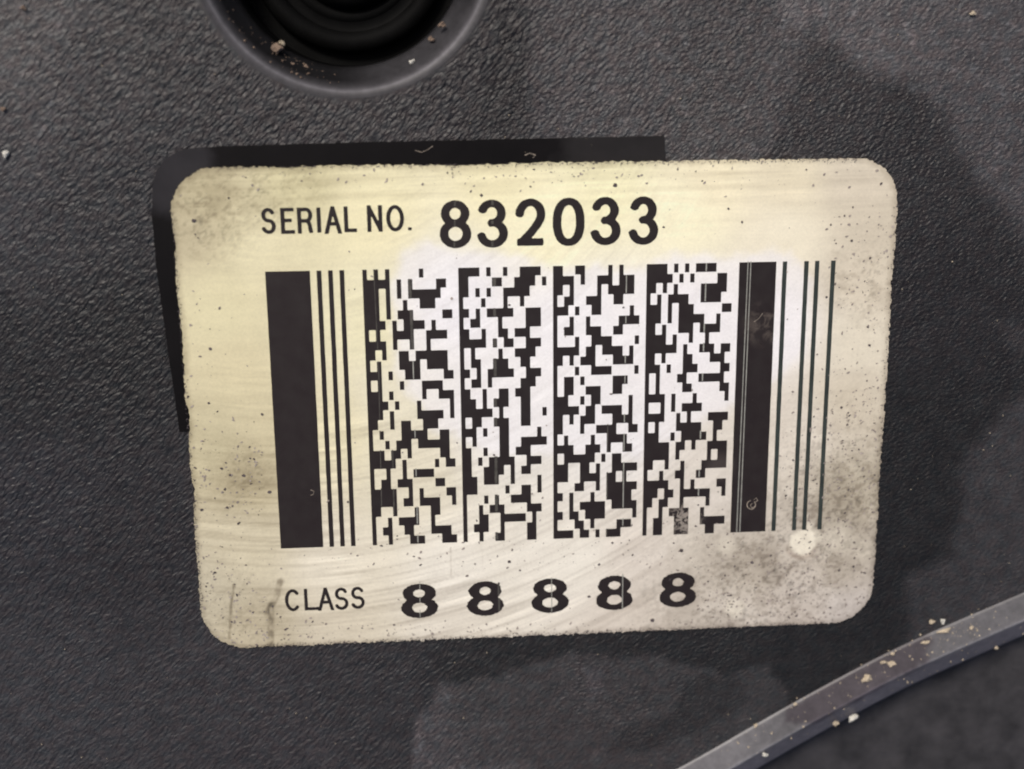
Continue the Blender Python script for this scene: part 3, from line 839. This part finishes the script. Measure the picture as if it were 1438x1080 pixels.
# ------------------------------------------------------------------ ground-in specks on the label (uncountable)
rs = np.random.RandomState(5)
def specks(name, n, dens, smin, smax, mat, z, parent, stretch=1.6, power=2.2):
    vs, fs = [], []
    tries = 0; cnt = 0
    while cnt < n and tries < n * 60:
        tries += 1
        x, y = rs.uniform(235, 1260), rs.uniform(225, 912)
        if rs.rand() > dens(x, y): continue
        if black_at(x, y) or (272 < y < 352 and 365 < x < 926) or (800 < y < 870 and 395 < x < 980 and rs.rand() < .93): continue
        if 370 < x < 455 and 378 < y < 770 or 1020 < x < 1095 and 365 < y < 748: continue
        w0 = P(x, y, z)
        if rsd(np.array([w0[0]]), np.array([w0[1]]))[0] > -0.00012: continue
        s = (smin + (smax - smin) * rs.rand() ** power) * 0.0000975
        k0 = len(vs); m_ = 7; a0 = rs.rand() * 6.28; st = 1 + rs.rand() * (stretch - 1); dr = rs.normal(0.5, 0.6)
        zz = z + cnt * 4e-9
        for i in range(m_):
            a = a0 + 2 * math.pi * i / m_; r = s * rs.uniform(.55, 1.1)
            lx, ly = r * math.cos(a) * st, r * math.sin(a) / st
            vs.append((w0[0] + lx * math.cos(dr) - ly * math.sin(dr), w0[1] + lx * math.sin(dr) + ly * math.cos(dr), zz))
        fs.append(tuple(range(k0, k0 + m_))); cnt += 1
    return tag(mesh(name, vs, fs, mat, parent), None, kind='stuff')
def gz(x, y, cx, cy, sx, sy): return math.exp(-((x - cx) / sx) ** 2 - ((y - cy) / sy) ** 2)
def dens(x, y):
    d = .012 + .9 * gz(x, y, 1200, 690, 90, 130) + 1.0 * gz(x, y, 1060, 830, 120, 55) + .45 * gz(x, y, 1150, 870, 80, 40) + .5 * gz(x, y, 350, 670, 60, 60) + .5 * gz(x, y, 320, 850, 60, 60)
    d += .35 * gz(x, y, 1215, 380, 45, 80) + .3 * gz(x, y, 280, 700, 22, 180) + .25 * gz(x, y, 760, 245, 380, 14) + .3 * gz(x, y, 400, 880, 140, 30) + .38 * gz(x, y, 640, 888, 320, 13) + .4 * gz(x, y, 1080, 868, 110, 14) + .3 * gz(x, y, 1235, 560, 22, 160) + .15 * gz(x, y, 700, 800, 300, 60)
    return min(1, d)
specks('dirt_speckle', 2300, dens, 0.5, 2.4, M_speck, ZS, lab)
specks('grime_fleck', 620, dens, 0.5, 2.4, M_speck2, ZS + 1.2e-5, lab, 1.5, 3.0)
# single larger marks one can pick out
spots = [(272, 310, 3.6), (321, 278, 2), (274, 329, 1.4), (278, 334, 1.4), (864, 260, 3.4), (676, 274, 2.6), (745, 262, 1.6), (295, 490, 2.6), (311, 658, 2.6), (323, 667, 2.2), (283, 716, 2.8), (319, 713, 2.6), (378, 691, 3.2), (342, 668, 3), (916, 871, 3.8), (715, 789, 3), (957, 773, 3.6),
         (1056, 790, 3.4), (827, 838, 2.6), (1196, 338, 2.4), (1221, 485, 2.4), (1023, 293, 2), (1042, 312, 2), (932, 319, 2), (730, 801, 1.8), (270, 735, 2), (302, 804, 2.4), (1186, 303, 1.8), (368, 582, 2.4), (293, 566, 2.2)]
vs, fs = [], []
for x, y, r in spots:
    c = P(x, y, ZS + 2.4e-5); k0 = len(vs)
    for i in range(9):
        a = 6.283 * i / 9; q = r * 0.0000975 * random.uniform(.7, 1.1) * 0.85
        vs.append((c[0] + q * math.cos(a) * 1.15, c[1] + q * math.sin(a), c[2]))
    fs.append(tuple(range(k0, k0 + 9)))
mesh('dark_spot', vs, fs, M_speck2, lab)['kind'] = 'stuff'
# tiny tufts of grime biting over the label edge
vs, fs = [], []
n_ = 0
per = []
for i in range(2600):
    t = rs.rand(); side = rs.choice(4, p=[.34, .14, .34, .18])
    ins = abs(rs.normal(0, 2.2))
    if side == 0: u, v = U0 + 8 + t * (U1 - U0 - 16), V1
    elif side == 1: u, v = U1, V0 + 4 + t * (V1 - V0 - 8)
    elif side == 2: u, v = U0 + 8 + t * (U1 - U0 - 16), V0
    else: u, v = U0, V0 + 4 + t * (V1 - V0 - 8)
    x, y, _ = UW(u, v)
    q = ins * 0.0000975
    dx, dy = {0: (0, 1), 1: (-1, 0), 2: (0, -1), 3: (1, 0)}[side]
    x += dx * q; y += dy * q
    a = rs.normal(math.radians(50), .5); L = rs.uniform(.00010, .00034); wd = rs.uniform(.00003, .00007)
    if rs.rand() < (0.55 if side in (1, 2) else 0.25): continue
    k0 = len(vs); z = ZS + 3e-5 + i * 3e-9
    ca, sa = math.cos(a), math.sin(a)
    for lx, ly in ((-L / 2, 0), (0, -wd), (L / 2, 0), (0, wd)):
        vs.append((x + lx * ca - ly * sa, y + lx * sa + ly * ca, z))
    fs.append((k0, k0 + 1, k0 + 2, k0 + 3))
mesh('edge_grime', vs, fs, M_speck2, lab)['kind'] = 'stuff'

# ------------------------------------------------------------------ crumbs
def crumb_mesh(name, seed, sx=1.0, sy=.8, sz=.7, rough=.42):
    bm = bmesh.new(); bmesh.ops.create_icosphere(bm, subdivisions=2, radius=1)
    rj = random.Random(seed)
    ph = [rj.uniform(0, 6) for _ in range(6)]
    for v in bm.verts:
        c = v.co
        k_ = 1 + rough * (math.sin(3.1 * c.x + ph[0]) * math.cos(2.7 * c.y + ph[1]) + .6 * math.sin(5.3 * c.z + ph[2] + 4 * c.x)) + rj.uniform(-rough, rough) * .35
        v.co = Vector((c.x * sx * k_, c.y * sy * k_, c.z * sz * k_))
    me = bpy.data.meshes.new(name); bm.to_mesh(me); bm.free(); return me
def ledge_z(x, y):
    """height of the ledge (or panel) under a photo pixel"""
    d = np.interp(x, [p[0] for p in UP], [p[1] for p in UP])
    off = (y - d) * 0.89 / 9.2
    return float(np.interp(off, [-0.1, 0.1, 0.35, 4.1, 4.6, 6.6], [0, .2, .3, .92, .65, -.6])) * mm
def crumb(name, x, y, z, rpx, mat, seed, label, cat='crumb', group=None, sx=1.0, sy=.8, sz=.7, rot=0.0, rough=.42):
    me = crumb_mesh(name, seed, sx, sy, sz, rough); o = link(name, me, mat)
    r = rpx * 0.0000975
    p = P(x, y, z + r * sz * .6); o.location = p; o.scale = (r, r, r); o.rotation_euler = (0, 0, rot)
    return tag(o, label, cat, group)
LG = 'pale crumbs of grit on the grey ledge'
lz = ledge_z
crumb('grit_crumb', 1217, 953, lz(1217, 953), 6.8, M_crumb, 1, 'largest pale crumb standing alone in the middle of the brownish patch of the ledge', group=LG, sx=1.1)
crumb('grit_crumb', 1252, 932, lz(1252, 932), 4.8, M_crumb, 2, 'middle-sized pale crumb right of the largest one on the ledge', group=LG, sx=1.2)
crumb('grit_crumb', 1241, 930, lz(1241, 930), 3.0, M_crumb, 3, 'small flat crumb touching the left side of the middle-sized crumb on the ledge', group=LG, sx=1.5, sy=.6)
crumb('grit_crumb', 1253, 918, lz(1253, 918), 3.4, M_crumb, 4, 'small orange-grey crumb on the upper rim of the ledge above the brownish patch', group=LG)
crumb('grit_crumb', 1300, 902, lz(1300, 902), 4.2, M_crumb, 5, 'elongated crumb at the right end of the brownish patch of the ledge', group=LG, sx=1.6, sy=.5, rot=.3)
crumb('grit_crumb', 1325, 886, lz(1325, 886), 5.2, M_crumb, 6, 'long low crust of grit where the upper rim of the ledge turns pale grey', group=LG, sx=2.0, sy=.55, sz=.4, rot=.25)
crumb('grit_crumb', 1364, 882, lz(1364, 882), 3.6, M_crumb, 7, 'rightmost double-pointed pale crumb on the flat of the ledge', group=LG)
crumb('grit_crumb', 1117, 989, lz(1117, 989), 3.2, M_crumb, 8, 'tan crumb caught on the upper rim of the ledge left of the brownish patch', group=LG)
crumb('grit_crumb', 1061, 1019, lz(1061, 1019), 3.2, M_crumb, 9, 'leftmost pale crumb on the upper rim of the ledge', group=LG, sx=.7, sy=1.1)
crumb('grit_crumb', 1198, 1008, lz(1198, 1008), 7.0, M_white, 10, 'wide white flake stuck on the dark flank under the crest of the ledge', group=LG, sx=1.25, sy=.6, rot=.35)
crumb('grit_crumb', 1174, 1016, lz(1174, 1016), 4.2, M_crumb, 11, 'greyish crumb just left of the wide white flake on the ledge flank', group=LG)
crumb('grit_crumb', 1074, 1060, lz(1074, 1060), 4.0, M_white, 12, 'single white flake low on the ledge flank near the bottom of the picture', group=LG)
crumb('grit_crumb', 1399, 910, lz(1399, 910), 2.6, M_crumb, 13, 'small crumb on the crest of the ledge near the right side of the picture', group=LG)
crumb('grit_crumb', 1324, 873, 0.0001, 4.6, M_white, 14, 'white flake lying on the grained panel just above the ledge', sx=.8, rot=1.0)
crumb('grit_crumb', 1309, 873, 0.0001, 3.8, M_crumb, 15, 'tan crumb on the grained panel left of the white flake above the ledge')
HG = 'crumbs on the sloping seat of the round hole'
crumb('grit_crumb', 389, 68, -0.0026, 6.8, M_crumb2, 16, 'largest brown lump of grit on the left slope of the round hole', group=HG, sz=.9)
crumb('grit_crumb', 396, 60, -0.0030, 3.6, M_crumb, 17, 'pale chip on top of the largest brown lump in the round hole', group=HG)
crumb('grit_crumb', 429, 94, -0.0030, 3.6, M_crumb2, 18, 'tan crumb low in the hole to the right of the largest brown lump', group=HG, rough=.35)
crumb('grit_crumb', 411, 90, -0.0026, 3.0, M_crumb2, 27, 'small brown crumb between the largest lump and the tan crumb in the hole', group=HG, rough=.35)
crumb('grit_crumb', 450, 101, -0.0031, 3.8, M_crumb2, 19, 'brownish crumb at the bottom edge of the hole, last of the row', group=HG, sx=1.3, sy=.6)
crumb('grit_crumb', 578, 87, -0.0020, 4.0, M_white, 20, 'bright white flake on the lower right slope of the round hole', group=HG, sx=.9, rough=.4)
crumb('grit_crumb', 620, 35, -0.0020, 4.4, M_crumb2, 21, 'brown-grey crumb high on the right slope of the round hole', group=HG)
crumb('grit_crumb', 606, 55, -0.0024, 4.0, M_crumb2, 22, 'small brown crumb between the white flake and the crumb high on the right slope', group=HG)
PG = 'lone crumbs on the grained panel'
crumb('grit_crumb', 8, 216, 0.0001, 4.6, M_white, 23, 'bright white crumb at the left edge of the picture', group=PG, sx=.7, sy=1)
crumb('grit_crumb', 4, 153, 0.0001, 3.2, M_crumb2, 24, 'tan crumb at the left edge above the bright white crumb', group=PG)
crumb('grit_crumb', 33, 11, 0.0001, 3.6, M_crumb2, 25, 'dull brown crumb in the top left corner of the picture', group=PG)
crumb('grit_crumb', 1366, 19, 0.0001, 3.6, M_crumb, 26, 'pinkish crumb in the top right corner of the picture', group=PG)
# scratches on the film
vs, fs = [], []
ribbon([(583, 211), (592, 214), (601, 210), (608, 205)], 1.5, 0.00016)
ribbon([(737, 218), (744, 215), (752, 218), (748, 222)], 1.6, 0.00016)
sc2 = mesh('film_scratch', vs, fs, M_scr, film); sc2['kind'] = 'stuff'

# finest dust: countless, one object per place
def dust(name, n, pick, rmin, rmax, mat, label, cat='dust'):
    vs, fs = [], []
    base_v = [(1, 0, 0), (-.6, .8, 0), (-.5, -.8, .1), (0, 0, .9), (.2, .1, -.8)]
    tri = [(0, 1, 3), (1, 2, 3), (2, 0, 3), (1, 0, 4), (2, 1, 4), (0, 2, 4)]
    for i in range(n):
        x, y, z = pick(); r = (rmin + (rmax - rmin) * rs.rand() ** 2.5) * 0.0000975
        c = P(x, y, z + r * .4); k0 = len(vs); a = rs.rand() * 6.28
        for bx, by, bz in base_v:
            s = r * rs.uniform(.7, 1.2)
            vs.append((c[0] + s * (bx * math.cos(a) - by * math.sin(a)), c[1] + s * (bx * math.sin(a) + by * math.cos(a)), c[2] + s * bz))
        for t in tri: fs.append(tuple(k0 + q for q in t))
    o = mesh(name, vs, fs, mat); return tag(o, label, cat, kind='stuff')
def pick_ledge():
    while True:
        x = rs.choice([rs.normal(1225, 70), rs.normal(1340, 45), rs.uniform(1000, 1440)])
        yy = np.interp(x, [p[0] for p in UP], [p[1] for p in UP]) + rs.uniform(-5, 58) * (1 if rs.rand() < .8 else .5)
        if 940 < x < 1445: return x, yy, ledge_z(x, yy)
dust('ledge_dust', 180, pick_ledge, .7, 2.3, M_crumb, 'fine pale grit scattered over the grey ledge at lower right')
def pick_panel():
    while True:
        x, y = rs.uniform(0, 1438), rs.uniform(0, 1080)
        if 235 < x < 1260 and 215 < y < 912: continue
        w0 = P(x, y)
        if math.hypot(w0[0] - HC[0], w0[1] - HC[1]) < HR + .0005: continue
        if w0[1] < ledge_y(w0[0]) + .0003: continue
        if rs.rand() < .45 and not (x > 1180 and y > 500): continue
        return x, y, 0.00012
dust('panel_dust', 150, pick_panel, .5, 1.7, M_crumb, 'sparse pale dust specks on the black grained panel')
def pick_hole():
    a = rs.uniform(math.radians(185), math.radians(268)); r = rs.uniform(16.2, 18.5) * mm
    z = float(np.interp(r / mm, [16.1, 17.8, 18.65], [-3.6, -1.75, -.7])) * mm
    q = np.array([HC[0] + r * math.cos(a), HC[1] + r * math.sin(a), z]); c = RW @ q + tc
    return FPX * c[0] / c[2] + CX, FPX * c[1] / c[2] + CY, z
dust('hole_dust', 70, pick_hole, .8, 3.2, M_crumb2, 'brown dirt gathered on the left slope of the round hole')
